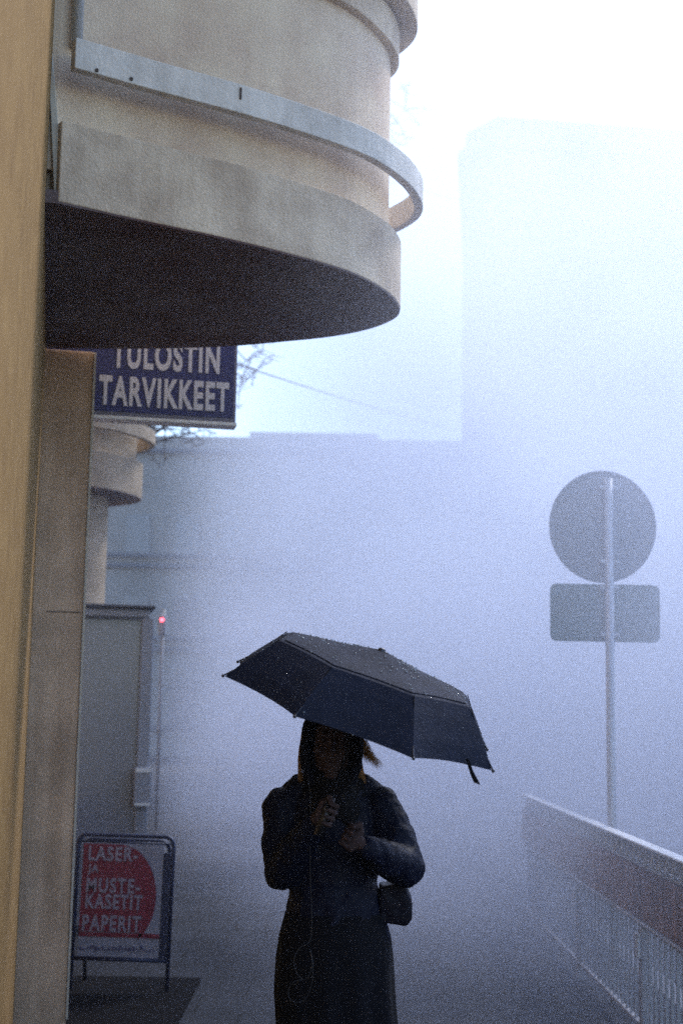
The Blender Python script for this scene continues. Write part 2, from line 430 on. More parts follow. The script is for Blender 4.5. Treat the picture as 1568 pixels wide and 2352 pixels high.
# local x right, y away, z up
hw = bw / 2
def rr(w, z0, z1, r, n=6):
    pts = []
    for cx, cz, a0 in ((w - r, z0 + r, -90), (w - r, z1 - r, 0), (-w + r, z1 - r, 90), (-w + r, z0 + r, 180)):
        for k in range(n + 1):
            a = R(a0 + 90 * k / n); pts.append((cx + r * math.cos(a), cz + r * math.sin(a)))
    return pts
leg = -0.20
path = [(hw, leg)] + [p for p in rr(hw, -0.5, bh, 0.05) if p[1] > 0.3] + [(-hw, leg)]
MB().tube([(x, 0, z) for x, z in path], 0.012, 10).build('frame', M['blue_frame'], ab, smooth=True)
rear = MB().tube([(x, 0.03 + (bh - z) * 0.32, z) for x, z in [(hw - .03, leg)] + [p for p in rr(hw - 0.03, -0.5, bh - .03, 0.05) if p[1] > 0.3] + [(-hw + .03, leg)]], 0.011, 10)
rear.build('rear_frame', M['blue_frame'], ab, smooth=True)
MB().tube([(-hw, 0, 0), (hw, 0, 0)], 0.012, 8).build('crossbar', M['blue_frame'], ab, smooth=True)
MB().tube([(-hw, 0, bh - 0.04), (hw, 0, bh - 0.04)], 0.006, 8).build('crossbar', M['blue_frame'], ab, smooth=True)
pz1 = bh - 0.045
MB().box(-hw + 0.03, hw - 0.055, -0.004, 0.012, 0.012, pz1).build('poster_panel', M['poster'], ab, bevel=0.002)
MB().box(hw - 0.053, hw - 0.014, -0.010, 0.016, 0.0, bh - 0.09).build('frame_edge', M['blue_frame'], ab, bevel=0.003)
# red disc clipped by the panel's left and top edges
PXL, PXR = -hw + 0.032, hw - 0.057
discc = (-0.055, 0.42 * bh + 0.06); rad = 0.245
poly = []
zlo, zhi = 0.155, pz1 - 0.006
for k in range(64):
    a = 2 * math.pi * k / 64
    x = discc[0] + rad * math.cos(a); z = discc[1] + rad * 1.25 * math.sin(a)
    if math.cos(a) < 0.15: x = PXL if math.cos(a) < -0.1 else x
    poly.append((max(x, PXL), min(max(z, zlo), zhi)))
red = [(PXL, zlo), (0.10, zlo)] + [(discc[0] + rad * math.cos(R(a)), discc[1] + rad * 1.25 * math.sin(R(a))) for a in range(-52, 66, 6)] + [(-0.02, zhi), (PXL, zhi)]
MB().loft([[(x, -0.0085, z) for x, z in red], [(x, -0.003, z) for x, z in red]]).build('red_field', M['red'], ab)
MB().box(PXL, PXR, -0.0085, -0.003, 0.125, 0.150).build('red_stripe', M['red'], ab)
def abz(py): return (atY(285, py, YA) - c0).dot(upn)
def abx(px, py): return (atY(px, py, YA) - c0).dot(rx)
for word, xl, xr, y0, y1 in (('LASER-', 205, 318, 1943, 1977), ('JA', 203, 228, 1985, 2005), ('MUSTE-', 200, 323, 2015, 2050),
                             ('KASETIT', 198, 328, 2052, 2087), ('PAPERIT', 190, 325, 2100, 2138)):
    ym = (y0 + y1) / 2
    h = abz(y0) - abz(y1)
    t = text(word, 'lettering', M['letter2'], ab, (0, -0.012, abz(y1)), (R(90), 0, 0), h / 0.76, 1, h / 0.70 * 0.026, 0.002, align='LEFT', spacing=1.16)
    xs = [v.co.x for v in t.data.vertices]; wd = abx(xr, ym) - abx(xl, ym); t.scale.x = wd / (max(xs) - min(xs))
    t.location.x = abx(xl, ym) - min(xs) * t.scale.x
# bottom strip of small handwriting-like print
ink = MB()
x = PXL + 0.01
while x < PXR - 0.02:
    w = random.uniform(0.006, 0.02); z0 = 0.045 + random.uniform(0, 0.012)
    ink.box(x, x + w, -0.0075, -0.002, z0, z0 + random.uniform(0.008, 0.028)); x += w + random.uniform(0.004, 0.01)
ink.build('small_print', M['ink'], ab)

# thin near-black patch laid on the pavement by the pilaster
mt = MB().box(-1.75, -0.80, 6.9, 8.95, 0.004, 0.02).build('dark_ground_patch', M['mat'], bevel=0.004)
tag(mt, 'thin black patch on the pavement beneath the red A-board', 'mat')

# ------------------------------------------------------------------ porch behind the A-board
YP = 11.2
pc = empty('entrance_porch'); pc.location = atY(350, 1900, YP); pc.location.z = 0; pc.rotation_euler = (0, 0, TH)
tag(pc, 'grey fogged shop porch with dark roof edge behind the A-board', 'porch')
def pl(px, py, Y=None):
    d = ray(px, py); k = (pc.location - EYE).dot(U) / d.dot(U)      # meets the porch front plane
    q = EYE + d * k - pc.location
    return Vector((q.dot(N), q.dot(U), q.z))
zt = pl(250, 1388).z; zb = pl(250, 1416).z; xr = pl(352, 1390).x; xi = pl(326, 1420).x
MB().box(-2.4, xr + 0.02, -0.05, 2.0, zt - 0.03, zt + 0.0).build('roof_edge', M['porch_dark'], pc, bevel=0.012)
MB().box(-2.4, xr - 0.02, 0, 1.9, zb, zt - 0.032).build('header', M['porch'], pc, bevel=0.01)
MB().box(-2.4, xi, -0.012, 0.05, zb - 0.018, zb - 0.002).build('header_strip', M['porch_dark'], pc)
MB().box(xi, pl(345, 1700).x, 0.0, 0.10, 0, zb - 0.002).build('post', M['porch'], pc, bevel=0.01)
MB().box(-2.4, xi - 0.003, 0.03, 0.06, 0.0, zb - 0.02).build('glass_panel', M['glass'], pc)
bx = MB().box(pl(306, 1800).x, pl(345, 1800).x, -0.14, -0.002, pl(325, 1850).z, pl(325, 1762).z).build('wall_box', M['porch'], pc, bevel=0.01)
MB().box(pl(308, 1800).x, pl(343, 1800).x, -0.146, -0.13, pl(325, 1772).z, pl(325, 1765).z).build('box_rim', M['galv'], bx)
MB().box(pl(308, 1800).x, pl(343, 1800).x, -0.146, -0.13, pl(325, 1848).z, pl(325, 1842).z).build('box_rim', M['galv'], bx)

# red lamp on a pole, deep in the mist
rl = empty('signal_lamp'); q = atY(373, 1424, 20.0); rl.location = (q.x, q.y, 0)
tag(rl, 'small glowing red light on a slim pole in the mist beside the porch', 'traffic light')
MB().tube([(0, 0.1, 0), (0, 0.1, q.z + .15)], 0.022, 12).build('pole', M['porch'], rl, smooth=True)
MB().box(-0.055, 0.055, -0.02, 0.12, q.z - .22, q.z + .08).build('housing', M['porch'], rl, bevel=0.03)
MB().ball((0, -0.03, q.z), 0.024, 0.02, 0.024).build('lens', M['redlamp'], rl, smooth=True)

# ------------------------------------------------------------------ railing on the right
XR = 1.55
rg = empty('street_railing', (XR, 5.0, 0))
tag(rg, 'white capped street railing with rust brown boards running along the right side', 'railing')
L0, L1 = -1.5, 6.9
MB().box(-0.035, 0.035, L0, L1, 0.985, 1.0).build('top_rail', M['rail_white'], rg, bevel=0.006)
def repeat(name, first, n, dy):
    for k in range(1, n):
        c = first.copy(); COL.objects.link(c); c.parent = rg; c.location.y = k * dy
rib0 = MB().tube([(-.012, L0, 0.885), (-.008, L0, 0.91), (0, L0, 0.95), (0, L0, 0.988)], [0.010, 0.014, 0.012, 0.012], 8).build('rib', M['ribs'], rg, smooth=True)
repeat('rib', rib0, 56, 0.15)
MB().box(0.03, 0.036, L0, L1, 0.893, 0.984).build('band_backing', M['rail_grey'], rg)
MB().box(-0.014, 0.02, L0, L1, 0.878, 0.893).build('band_rail', M['rail_grey'], rg, bevel=0.004)
mb = MB(); y = L0
while y < L1:
    mb.box(-0.010, 0.010, y, y + 0.135, 0.615, 0.876); y += 0.14
mb.build('board_panel', M['rail_rust'], rg, bevel=0.003)
MB().box(-0.026, 0.026, L0, L1, 0.592, 0.612).build('middle_rail', M['rail_grey'], rg, bevel=0.006)
bar0 = MB().box(-0.007, 0.007, L0, L0 + 0.014, 0.11, 0.587).build('bar', M['rail_grey'], rg)
repeat('bar', bar0, 72, 0.116)
MB().box(-0.015, 0.015, L0, L1, 0.085, 0.109).build('bottom_rail', M['rail_grey'], rg, bevel=0.005)
y = L0 + 0.02
while y <= L1:
    p = MB().box(-0.028, 0.028, y - 0.028, y + 0.028, 0, 0.586).build('post', M['rail_grey'], rg, bevel=0.005)
    MB().box(-0.05, -0.03, y - 0.03, y + 0.03, 0.44, 0.56).build('clamp', M['galv'], p, bevel=0.006)
    y += 1.9

# ------------------------------------------------------------------ round traffic sign seen from behind
YQ = 8.5
ts = empty('traffic_sign'); c = atY(1385, 1208, YQ); base = atY(1404, 1645, YQ)
ts.location = (atY(1398, 1400, YQ).x, YQ, 0.0)
tag(ts, 'round traffic sign with rectangular plate seen from behind on a grey pole past the railing', 'traffic sign')
def tp(px, py, Y=YQ): return atY(px, py, Y) - ts.location
top = tp(1396, 1100); bot = tp(1409, 2000)
MB().tube([Vector((bot.x, 0, -0.12)), Vector((tp(1404, 1850).x, 0, tp(1404, 1850).z)), top], 0.028, 16).build('pole', M['galv'], ts, smooth=True)
cc = tp(1385, 1208); rdx = (tp(1508, 1208) - tp(1262, 1208)).length / 2; rdz = (tp(1385, 1079) - tp(1385, 1337)).length / 2
ring_ = [(cc.x + rdx * math.cos(2 * math.pi * k / 96), cc.z + rdz * math.sin(2 * math.pi * k / 96)) for k in range(96)]
dsc = MB().loft([[(x, 0.035, z) for x, z in ring_], [(x, 0.039, z) for x, z in ring_]]).build('round_plate', M['signback'], ts, bevel=0.001)
ring2 = [(cc.x + (rdx - .012) * math.cos(2 * math.pi * k / 96), cc.z + (rdz - .012) * math.sin(2 * math.pi * k / 96)) for k in range(96)]
rim = MB(); n_ = 96
rim.loft([[(ring_[k][0], 0.034, ring_[k][1]), (ring_[k][0], 0.024, ring_[k][1]), (ring2[k][0], 0.024, ring2[k][1]), (ring2[k][0], 0.034, ring2[k][1])] for k in list(range(96)) + [0]], cap=False)
rim.build('rim', M['signback'], dsc)
rc = tp(1391, 1407); hwx = (tp(1518, 1407) - tp(1265, 1407)).length / 2; hz = (tp(1391, 1341) - tp(1391, 1474)).length / 2
rp_ = [(rc.x + x, rc.z + z) for x, z in rr(hwx, -hz, hz, 0.04)]
MB().loft([[(x, 0.035, z) for x, z in rp_], [(x, 0.039, z) for x, z in rp_]]).build('rectangular_plate', M['signback2'], ts, bevel=0.001)
for py in (1120, 1290, 1350, 1458):
    k = tp(1396 + (py - 1120) * 0.012, py)
    MB().box(k.x - 0.055, k.x + 0.055, 0.0, 0.034, k.z - 0.014, k.z + 0.014).tube([(k.x - .045, -.012, k.z), (k.x - .045, .02, k.z)], .009, 8).tube([(k.x + .045, -.012, k.z), (k.x + .045, .02, k.z)], .009, 8).build('clamp', M['galv'], ts, bevel=0.003)

# ------------------------------------------------------------------ far building on the right
YB = 34.0
fb = empty('far_building'); fb.location = (atY(1060, 400, YB).x, YB, 0)
tag(fb, 'large pale corner building in mist with heavy cornice and small chimney across the street', 'building')
def fp(px, py, Y=YB): return atY(px, py, Y) - fb.location
def ground_pt(px, Y):
    q = atY(px, 1640, Y) - fb.location; return (q.x, q.y)
B_, A_, C_ = ground_pt(1056, 35.1), ground_pt(1136, 34.0), ground_pt(1850, 35.0)
Bb, Cb = ground_pt(1075, 52), ground_pt(1700, 53)
fbo = [B_, A_, C_, Cb, Bb]
cen = Vector((sum(p[0] for p in fbo) / 5, sum(p[1] for p in fbo) / 5))
def grow(d):
    out = []
    for p in fbo:
        v_ = (Vector(p) - cen); out.append(tuple(cen + v_ * (1 + d / v_.length)))
    return out
zc = fp(1062, 380, 35.1).z; ztop = fp(1140, 262, 34.0).z
MB().prism(fbo, -0.12, zc).build('wall', M['far'], fb)
mb = MB(); mb.prism(grow(.18), zc - .9, zc - .65); mb.prism(grow(.30), zc - .003, zc + .28)
mb.prism(grow(.12), zc + .28, zc + .40)
mb.build('cornice', M['far'], fb, bevel=0.03)
rf = MB().prism(grow(-.10), zc + .401, ztop).build('attic_roof', M['far'], fb, bevel=0.03)
q = fp(1192, 262, 36); MB().box(q.x - .16, q.x + .16, 1.7, 2.1, ztop - .02, ztop + .32).build('chimney', M['far'], rf, bevel=0.02)
va = Vector((*A_, 0)); vc = Vector((*C_, 0)); wd_ = (vc - va).normalized(); wn = Vector((wd_.y, -wd_.x, 0))
Mw = Matrix.Identity(4)
for i_, v_ in enumerate((wd_, -wn, Vector((0, 0, 1)))):
    for j_ in range(3): Mw[j_][i_] = v_[j_]
Mw.translation = va
for k in range(4):
    for j_ in range(3):
        x = 1.0 + k * 1.75; z = zc - 3.3 - j_ * 3.2
        w = MB().box(x, x + .9, -0.03, 0.02, z, z + 1.7, Mw).build('window', M['far'], fb)
        MB().box(x + .07, x + .83, -0.045, -0.031, z + .08, z + 1.62, Mw).build('pane', M['far_glass'], w)

# low far block closing the street
YC = 55.0
fl = empty('street_end_building'); fl.location = (atY(700, 1640, YC).x, YC, 0)
tag(fl, 'long low building closing the misty street far behind the umbrella', 'building')
z1 = atY(500, 1003, YC).z; z2 = atY(700, 988, YC).z
MB().box(-14, 14, 0, 8, -0.12, z1).build('wall', M['stone'], fl)
a = (atY(572, 990, YC) - fl.location).x; b_ = (atY(868, 990, YC) - fl.location).x
MB().box(a, b_, 0.5, 7, z1 - 0.05, z2).build('attic', M['stone'], fl)
for z_ in (1.0, 4.0, 4.4, 7.2, 7.6, z1 - .7):
    MB().box(-14, 14, -0.22, -0.002, z_, z_ + .16).build('ledge', M['far'], fl)
for xa, xb, dz in ((-12.5, -11.6, 1.1), (-9, -7.2, .5), (7.5, 8.3, .9), (9.6, 11.2, .45)):
    MB().box(xa, xb, 2, 3.4, z1 - .01, z1 + dz).build('chimney', M['stone'], fl, bevel=0.05)
for k in range(14):
    for j in range(3):
        x = -12.8 + k * 1.9; z = 1.2 + j * 3.2
        MB().box(x, x + 0.95, -0.05, 0.05, z, z + 1.7).build('window', M['glass'], fl)

# ------------------------------------------------------------------ bare tree behind the balconies
def tree(loc, targets, name='bare_tree'):
    t = empty(name, loc)
    h = loc_h = max(p.z for p in targets) - loc.z
    base = Vector((0, 0, 0)); fork = Vector((0.15, 0.1, h * 0.42))
    MB().tube([base, fork * 0.5 + Vector((.05, 0, 0)), fork], [0.13, 0.11, 0.08], 10).build('trunk', M['bark'], t, smooth=True)
    mb = MB()
    for p in targets:
        q = p - loc
        mid = fork.lerp(q, 0.5) + Vector((random.uniform(-.2, .2), 0, 0.25))
        pts = smooth_curve([fork, mid, q], 5)
        mb.tube(pts, [0.035 - 0.029 * i / (len(pts) - 1) for i in range(len(pts))], 6)
        for k in range(16):
            i = random.randint(4, len(pts) - 1); s0 = pts[i]
            d = Vector((random.uniform(-1, 1), random.uniform(-.6, .6), random.uniform(-.5, .8))).normalized()
            e = s0 + d * random.uniform(.25, .7)
            mb.tube([s0, s0.lerp(e, .5) + Vector((0, 0, .05)), e], [.013, .010, .005], 4)
            for j in range(5):
                f = s0.lerp(e, random.uniform(.4, 1)); g_ = f + Vector((random.uniform(-1, 1), random.uniform(-.5, .5), random.uniform(-.4, .7))) * .16
                mb.tube([f, g_], [.008, .004], 4)
    mb.build('crown', M['bark'], t)
    return t
YT = 19.0
t = tree(Vector((-3.95, YT, 0)), [atY(930, 252, YT), atY(915, 282, YT), atY(850, 300, YT), atY(800, 230, YT), atY(600, 812, YT), atY(560, 880, YT), atY(590, 850, YT - .5), atY(480, 700, YT), atY(660, 600, YT), atY(380, 985, YT), atY(460, 990, YT)])
tag(t, 'bare tree whose twigs show beside the bay and behind the hanging sign', 'tree')

# ------------------------------------------------------------------ overhead wires
def wire(a, b, sag, label):
    pts = []
    for k in range(17):
        u_ = k / 16; p = Vector(a).lerp(Vector(b), u_); p.z -= sag * 4 * u_ * (1 - u_); pts.append(p)
    o = MB().tube(pts, 0.010, 6).build('overhead_wire', M['wire'], smooth=True)
    tag(o, label, 'cable', 'overhead wires across the street')
wire(atY(540, 835, 14), atY(1045, 985, 33.7), 0.05, 'overhead wire sloping from behind the blue sign to the far building')
wire(atY(820, 395, 20), atY(1055, 460, 33.7), 0.02, 'short overhead wire between the curved bay and the far building')

# ------------------------------------------------------------------ umbrella
YU = 4.42
def up(px, py, Y=YU): return atY(px, py, Y)
umb = empty('umbrella')
tag(umb, 'black folding umbrella tilted over the person, its canopy beaded with rain', 'umbrella')
rimc = up(820, 1662)                                         # centre of the rim
PXM = YU / F
th2 = R(18.3); phi = R(9.5)
ax = Vector((math.sin(th2), 0, math.cos(th2)))               # canopy axis: leans to the right in the picture
side = Vector((math.cos(th2), 0, -math.sin(th2)))
# tip the crown towards the camera
back = Vector((0, 1, 0))
ax = (ax * math.cos(phi) - back * math.sin(phi)).normalized()
bk = (back * math.cos(phi) + Vector((math.sin(th2), 0, math.cos(th2))) * math.sin(phi)).normalized()
mu = Matrix.Identity(4)
for i, v in enumerate((side, bk, ax)):
    for j in range(3): mu[j][i] = v[j]
RU = 333 * PXM; RI = 234 * PXM; HR = 114 * PXM; HC = 38 * PXM
rimc = up(826, 1640)
mu.translation = rimc; umb.matrix_world = mu
def canopy(rads, off_in=0.0, panels=8):
    """rings of (radius, height, cut) from crown to rim"""
    mb = MB(); K = 6; n = panels * K
    rings = []
    for (r, z, cut) in rads:
        ring_pts = []
        for i in range(n):
            seg = i // K; fr = (i % K) / K
            a0 = R(22.5 + 45 * seg); a1 = R(22.5 + 45 * (seg + 1))
            p = Vector((math.cos(a0), math.sin(a0), 0)).lerp(Vector((math.cos(a1), math.sin(a1), 0)), fr) * r
            p *= 1 - cut * 4 * fr * (1 - fr)
            ring_pts.append(Vector((p.x, p.y, z - off_in * 0 + (cut * 0.10 * 4 * fr * (1 - fr) * RU))))
        rings.append(ring_pts)
    return rings
prof = [(0.02, HR + HC, 0), (RI * .45, HR + HC * .52, .02), (RI * .82, HR + HC * .20, .025), (RI * 0.98, HR + HC * .02, .03)]
prof2 = [(RI * 0.93, HR + HC * .04, .02), (RI * 1.02, HR - .006, .02), (RI + (RU - RI) * .35, HR * .70, .03), (RI + (RU - RI) * .75, HR * .30, .04), (RU, 0.0, .05)]
def shell(prof, name, parent):
    mb = MB(); mb.loft(canopy(prof), cap=False)
    o = mb.build(name, M['umb'], parent)
    s = o.modifiers.new('solid', 'SOLIDIFY'); s.thickness = 0.0015
    sb = o.modifiers.new('edge', 'BEVEL'); sb.width = 0.0006; sb.segments = 1
    return o
can = shell(prof2, 'canopy', umb)
cap_ = shell(prof, 'vent', umb)
MB().tube([(0, 0, HR + HC - .02), (0, 0, HR + HC + .006), (0, 0, HR + HC + .010)], [.014, .012, .006], 12).build('ferrule', M['umb_in'], umb, smooth=True)
# shaft runs down to the upper fist
fist = up(748, 1868, 4.34)
inv = mu.inverted()
fl_ = inv @ fist
MB().tube([(0, 0, HR + HC - .01), (fl_.x * .5, fl_.y * .5, (HR + HC + fl_.z) * .5), fl_], [.0045, .0045, .005], 10).build('shaft', M['cloth'], umb, smooth=True)
sdirl = (fl_ - Vector((0, 0, HR + HC))).normalized()
MB().tube([fl_ - sdirl * .05, fl_ + sdirl * .07], [.013, .015], 14).build('handle', M['umb_in'], umb, smooth=True)
for k in range(8):
    a = R(22.5 + 45 * k); e = Vector((math.cos(a), math.sin(a), 0))
    pts = [Vector((0, 0, HR + HC - .012)), e * RI * .98 + Vector((0, 0, HR - .008)), e * (RI + (RU - RI) * .5) + Vector((0, 0, HR * .48 - .004)), e * (RU + .008) + Vector((0, 0, -.002))]
    MB().tube(pts, [.0022, .0022, .002, .0028], 6).build('rib', M['umb_in'], umb)
    sm = MB().tube([e * RI * 1.03 + Vector((0, 0, HR - .004)), e * (RI + (RU - RI) * .5) + Vector((0, 0, HR * .50 + .001)), e * (RU - .003) + Vector((0, 0, .002))], .0016, 5)
    sm.build('seam', M['cloth'], can)
    MB().ball(e * (RU + .006), .005, .005, .005).build('rib_tip', M['umb_in'], umb, smooth=True)
# tie strap hanging at the right
s0 = inv @ up(1072, 1742, YU - .25); s1_ = inv @ up(1095, 1800, YU - .25); smid = inv @ up(1082, 1772, YU - .25)
wv = side * 0; mb = MB()
def strap_ring(p, w):
    return [p + Vector((w, 0, 0)), p + Vector((0, .0012, 0)), p + Vector((-w, 0, 0)), p + Vector((0, -.0012, 0))]
mb.loft([strap_ring(s0, .006), strap_ring(smid, .007), strap_ring(smid.lerp(s1_, .3), .009), strap_ring(s1_, .010)])
mb.build('tie_strap', M['cloth'], umb)
# rain drops on the cloth
dr = MB()
rr_ = random.Random(3)
def on_canopy(a, v):
    """v 0..1 crown to rim"""
    P = [(RI * .2, HR + HC * .88), (RI * .45, HR + HC * .56), (RI * .82, HR + HC * .22), (RI, HR), (RI + (RU - RI) * .35, HR * .70), (RI + (RU - RI) * .75, HR * .30), (RU, 0)]
    x = v * (len(P) - 1); i = min(int(x), len(P) - 2); f = x - i
    r = P[i][0] * (1 - f) + P[i + 1][0] * f; z = P[i][1] * (1 - f) + P[i + 1][1] * f
    k = ((a - R(22.5)) % R(45)) - R(22.5)
    return Vector((math.cos(a), math.sin(a), 0)) * r * math.cos(R(22.5)) / math.cos(k) + Vector((0, 0, z))
for k in range(420):
    v = rr_.random() ** 1.0 * (0.5 if rr_.random() < .75 else 1.0)
    p = on_canopy(rr_.uniform(0, 2 * math.pi), v); r = rr_.choice((.0012, .0015, .0018, .0026))
    dr.ball(p + Vector((0, 0, .0012)), r, r, r * .8, n=6, h=4)
dr.build('rain_drops', M['drop'], can, smooth=True)

# ------------------------------------------------------------------ person
YH = 4.6
per = empty('person'); pb = atY(768, 1645, YH); per.location = (pb.x, YH, 0)
tag(per, 'person in dark hood, leather jacket and long black skirt walking under the umbrella', 'person')
def pp(px, py, dy=0.0):
    return atY(px, py, YH + dy) - per.location
def px(n): return n * YH / F
X = Vector((1, 0, 0))
shL, shR = pp(652, 1850, 0.02), pp(872, 1848, 0.02)
elL, elR = pp(650, 2000, -0.02), pp(930, 1992, -0.06)
wrL, wrR = pp(722, 1890, -0.20), pp(838, 1945, -0.22)
hip = pp(770, 2150, 0.02); waist = pp(768, 2060, 0.02); chest = pp(766, 1900, 0.02)
neck = pp(764, 1815, 0.02); hc = pp(762, 1706, 0.0)
feet = [Vector((pp(735, 1645).x, 0.03, 0)), Vector((pp(805, 1645).x, -0.08, 0))]
def hand(mb, wrist, palm, axis, fwd_, sgn, rg_=0.017):
    """fist closing round a line through palm along axis; fwd_ points from the knuckle side to the fingers"""
    axis = axis.normalized(); fwd_ = (fwd_ - axis * fwd_.dot(axis)).normalized(); sd_ = axis.cross(fwd_) * sgn
    pc_ = palm - fwd_ * 0.022
    mb.capsule(pc_ - axis * .026, pc_ + axis * .026, .017, .016, 1.25, side=sd_)
    mb.capsule(wrist, pc_ + axis * 0, .022, .020)
    lens = (.95, 1.05, 1.0, .85)
    for i in range(4):
        o = palm + axis * (0.030 - i * 0.0198)
        pr = None
        for j, ang in enumerate((200, 135, 80, 25, -25)):
            a = R(ang); rr2 = (rg_ + .009) * (1.12 if j in (1, 2) else 1.0) * lens[i] ** .5
            q = o - fwd_ * math.cos(a) * rr2 * -1 * -1 + sd_ * math.sin(a) * rr2
            q = o + (-fwd_ * math.cos(R(180 - ang)) * -1) * rr2 * 1.0 + sd_ * math.sin(a) * rr2 if False else o + fwd_ * math.cos(a) * -1 * -1 * rr2 + sd_ * math.sin(a) * rr2
            if pr is not None: mb.capsule(pr, q, .0086 - .0004 * j, .0083 - .0004 * j, n=10, hs=3)
            pr = q
    t0 = pc_ + axis * .034 + sd_ * .004
    t1 = palm + axis * .046 + fwd_ * .010 - sd_ * .012; t2 = palm + axis * .030 + fwd_ * .026 - sd_ * .004
    mb.capsule(t0, t1, .012, .0098, n=10, hs=3); mb.capsule(t1, t2, .0098, .0085, n=10, hs=3)
bd = MB()
# head: skull, jaw, features
Fv = Vector((0, -1, 0))
bd.ball(hc + Vector((0, .012, .02)), .073, .092, .098)
bd.ball(hc + Vector((0, -.020, -.045)), .056, .062, .068)
bd.ball(hc + Vector((0, -.070, -.098)), .022, .018, .016)          # chin
bd.capsule(hc + Vector((0, -.083, .012)), hc + Vector((0, -.104, -.030)), .008, .012)   # nose
bd.capsule(hc + Vector((-.034, -.078, .026)), hc + Vector((.034, -.078, .026)), .010, .010)  # brow
for sx_ in (-1, 1):
    bd.ball(hc + Vector((sx_ * .040, -.062, -.022)), .020, .018, .016)   # cheek
    bd.ball(hc + Vector((sx_ * .076, .012, -.008)), .008, .018, .028)    # ear
    bd.ball(hc + Vector((sx_ * .031, -.078, .008)), .011, .008, .007)    # eyelid
bd.capsule(hc + Vector((-.018, -.080, -.064)), hc + Vector((.018, -.080, -.064)), .0065, .0065)
bd.capsule(hc + Vector((-.014, -.080, -.075)), hc + Vector((.014, -.080, -.075)), .0065, .0065)
bd.capsule(neck + Vector((0, .02, -.02)), hc + Vector((0, .02, -.05)), .052, .05)
bd.capsule(chest + Vector((0, .02, .04)), waist, .105, .095, 1.35, side=X)
bd.capsule(waist, hip, .10, .12, 1.3, side=X)
bd.capsule(shL, neck + Vector((-.03, .02, -.05)), .05, .05); bd.capsule(shR, neck + Vector((.03, .02, -.05)), .05, .05)
for s_, e_, w_ in ((shL, elL, wrL), (shR, elR, wrR)):
    bd.capsule(s_, e_, .045, .036); bd.capsule(e_, w_, .036, .024)
for k, ft in enumerate(feet):
    hpj = hip + Vector((ft.x - hip.x, 0, -.04)); kn = Vector((ft.x, ft.y * .4 - .02, .47)); an = ft + Vector((0, .02, .09))
    bd.capsule(hpj, kn, .085, .055); bd.capsule(kn, an, .054, .034); bd.capsule(an, ft + Vector((0, -.12, .035)), .034, .028)
fistl = fist - per.location
shaft_ax = (mu @ Vector((0, 0, HR + HC)) - fist)
hand(bd, wrL, fistl, shaft_ax, Vector((0.55, -0.85, 0.0)), 1)
pal2 = pp(806, 1922, -0.25)
hand(bd, wrR, pal2, Vector((0.55, 0, 1.0)), Vector((-0.5, -0.85, 0.1)), -1, rg_=.012)
body = bd.organic('body', M['skin'], per, voxel=0.0038, smooth=2)

# clothes
jk = MB()
jk.capsule(chest + Vector((0, .03, .0)), waist + Vector((0, .01, .0)), .135, .118, 1.15, side=X)
jk.capsule(pp(765, 1868, .03), pp(768, 1960, .03), .120, .125, 1.22, side=X)
jk.capsule(waist, pp(770, 2120, .02), .122, .128, 1.2, side=X)
jk.capsule(pp(700, 2110), pp(672, 2142), .05, .036); jk.capsule(pp(840, 2110), pp(868, 2150), .05, .04)
for s_, nx in ((shL, -.04), (shR, .04)):
    jk.capsule(s_ + Vector((0, .01, 0.0)), neck + Vector((nx, .02, -.048)), .060, .062)
jk.capsule(pp(700, 1812, .03), shL + Vector((0, .01, -.005)), .052, .058); jk.capsule(pp(826, 1812, .03), shR + Vector((0, .01, -.005)), .052, .058)
# sleeves with elbow fullness
for s_, e_, w_, sg_ in ((shL, elL, wrL, -1), (shR, elR, wrR, 1)):
    mid_ = s_.lerp(e_, .5) + Vector((sg_ * .008, 0, 0))
    jk.capsule(s_ + Vector((0, 0, -.005)), mid_, .066, .062); jk.capsule(mid_, e_, .062, .060)
    cf = e_.lerp(w_, .93)
    jk.capsule(e_, e_.lerp(w_, .45), .062, .056); jk.capsule(e_.lerp(w_, .4), cf, .054, .038)
jacket = jk.organic('jacket', M['leather'], per, voxel=0.006, smooth=3, disp=0.018, dscale=0.05)
# collar and scarf
sc = MB()
sc.capsule(pp(720, 1808, .02), pp(812, 1808, .02), .052, .052, 1.0)
sc.capsule(pp(765, 1800, -.02), pp(765, 1850, -.07), .062, .05, 1.3, side=X)
sc.capsule(pp(820, 1820, .0), pp(800, 1880, -.07), .036, .03)
sc.capsule(pp(712, 1822, .0), pp(730, 1885, -.07), .036, .03)
sc.organic('scarf', M['cloth'], per, voxel=0.006, smooth=4, disp=0.018, dscale=0.04)
# skirt: long, slightly flared with folds
sk = MB(); rings = []
prof_s = [(2095, 655, 882), (2150, 640, 898), (2200, 634, 903), (2280, 630, 906), (2360, 636, 911), (2500, 632, 920), (2640, 628, 930)]
for (py, xl, xr_) in prof_s:
    a_ = pp(xl, py); b_2 = pp(xr_, py); c_ = (a_ + b_2) / 2; hw_ = (b_2 - a_).length / 2
    fold = 0.0 if py < 2160 else min(.010, (py - 2150) / 40000 + .003)
    rings.append([Vector((c_.x + (hw_ + fold * math.sin(9 * th_)) * math.cos(th_), .02 + (hw_ * .80 + fold * math.cos(11 * th_)) * math.sin(th_), c_.z)) for th_ in [2 * math.pi * i / 72 for i in range(72)]])
# hem at mid calf
sk.loft(rings)
sk.build('skirt', M['cloth'], per, smooth=True)
for ft in feet:
    b3 = MB(); b3.capsule(ft + Vector((0, .02, .34)), ft + Vector((0, .03, .07)), .055, .045); b3.capsule(ft + Vector((0, .04, .045)), ft + Vector((0, -.14, .038)), .044, .038, 1.05)
    b3.organic('boot', M['boot'], per, voxel=0.008, smooth=3)
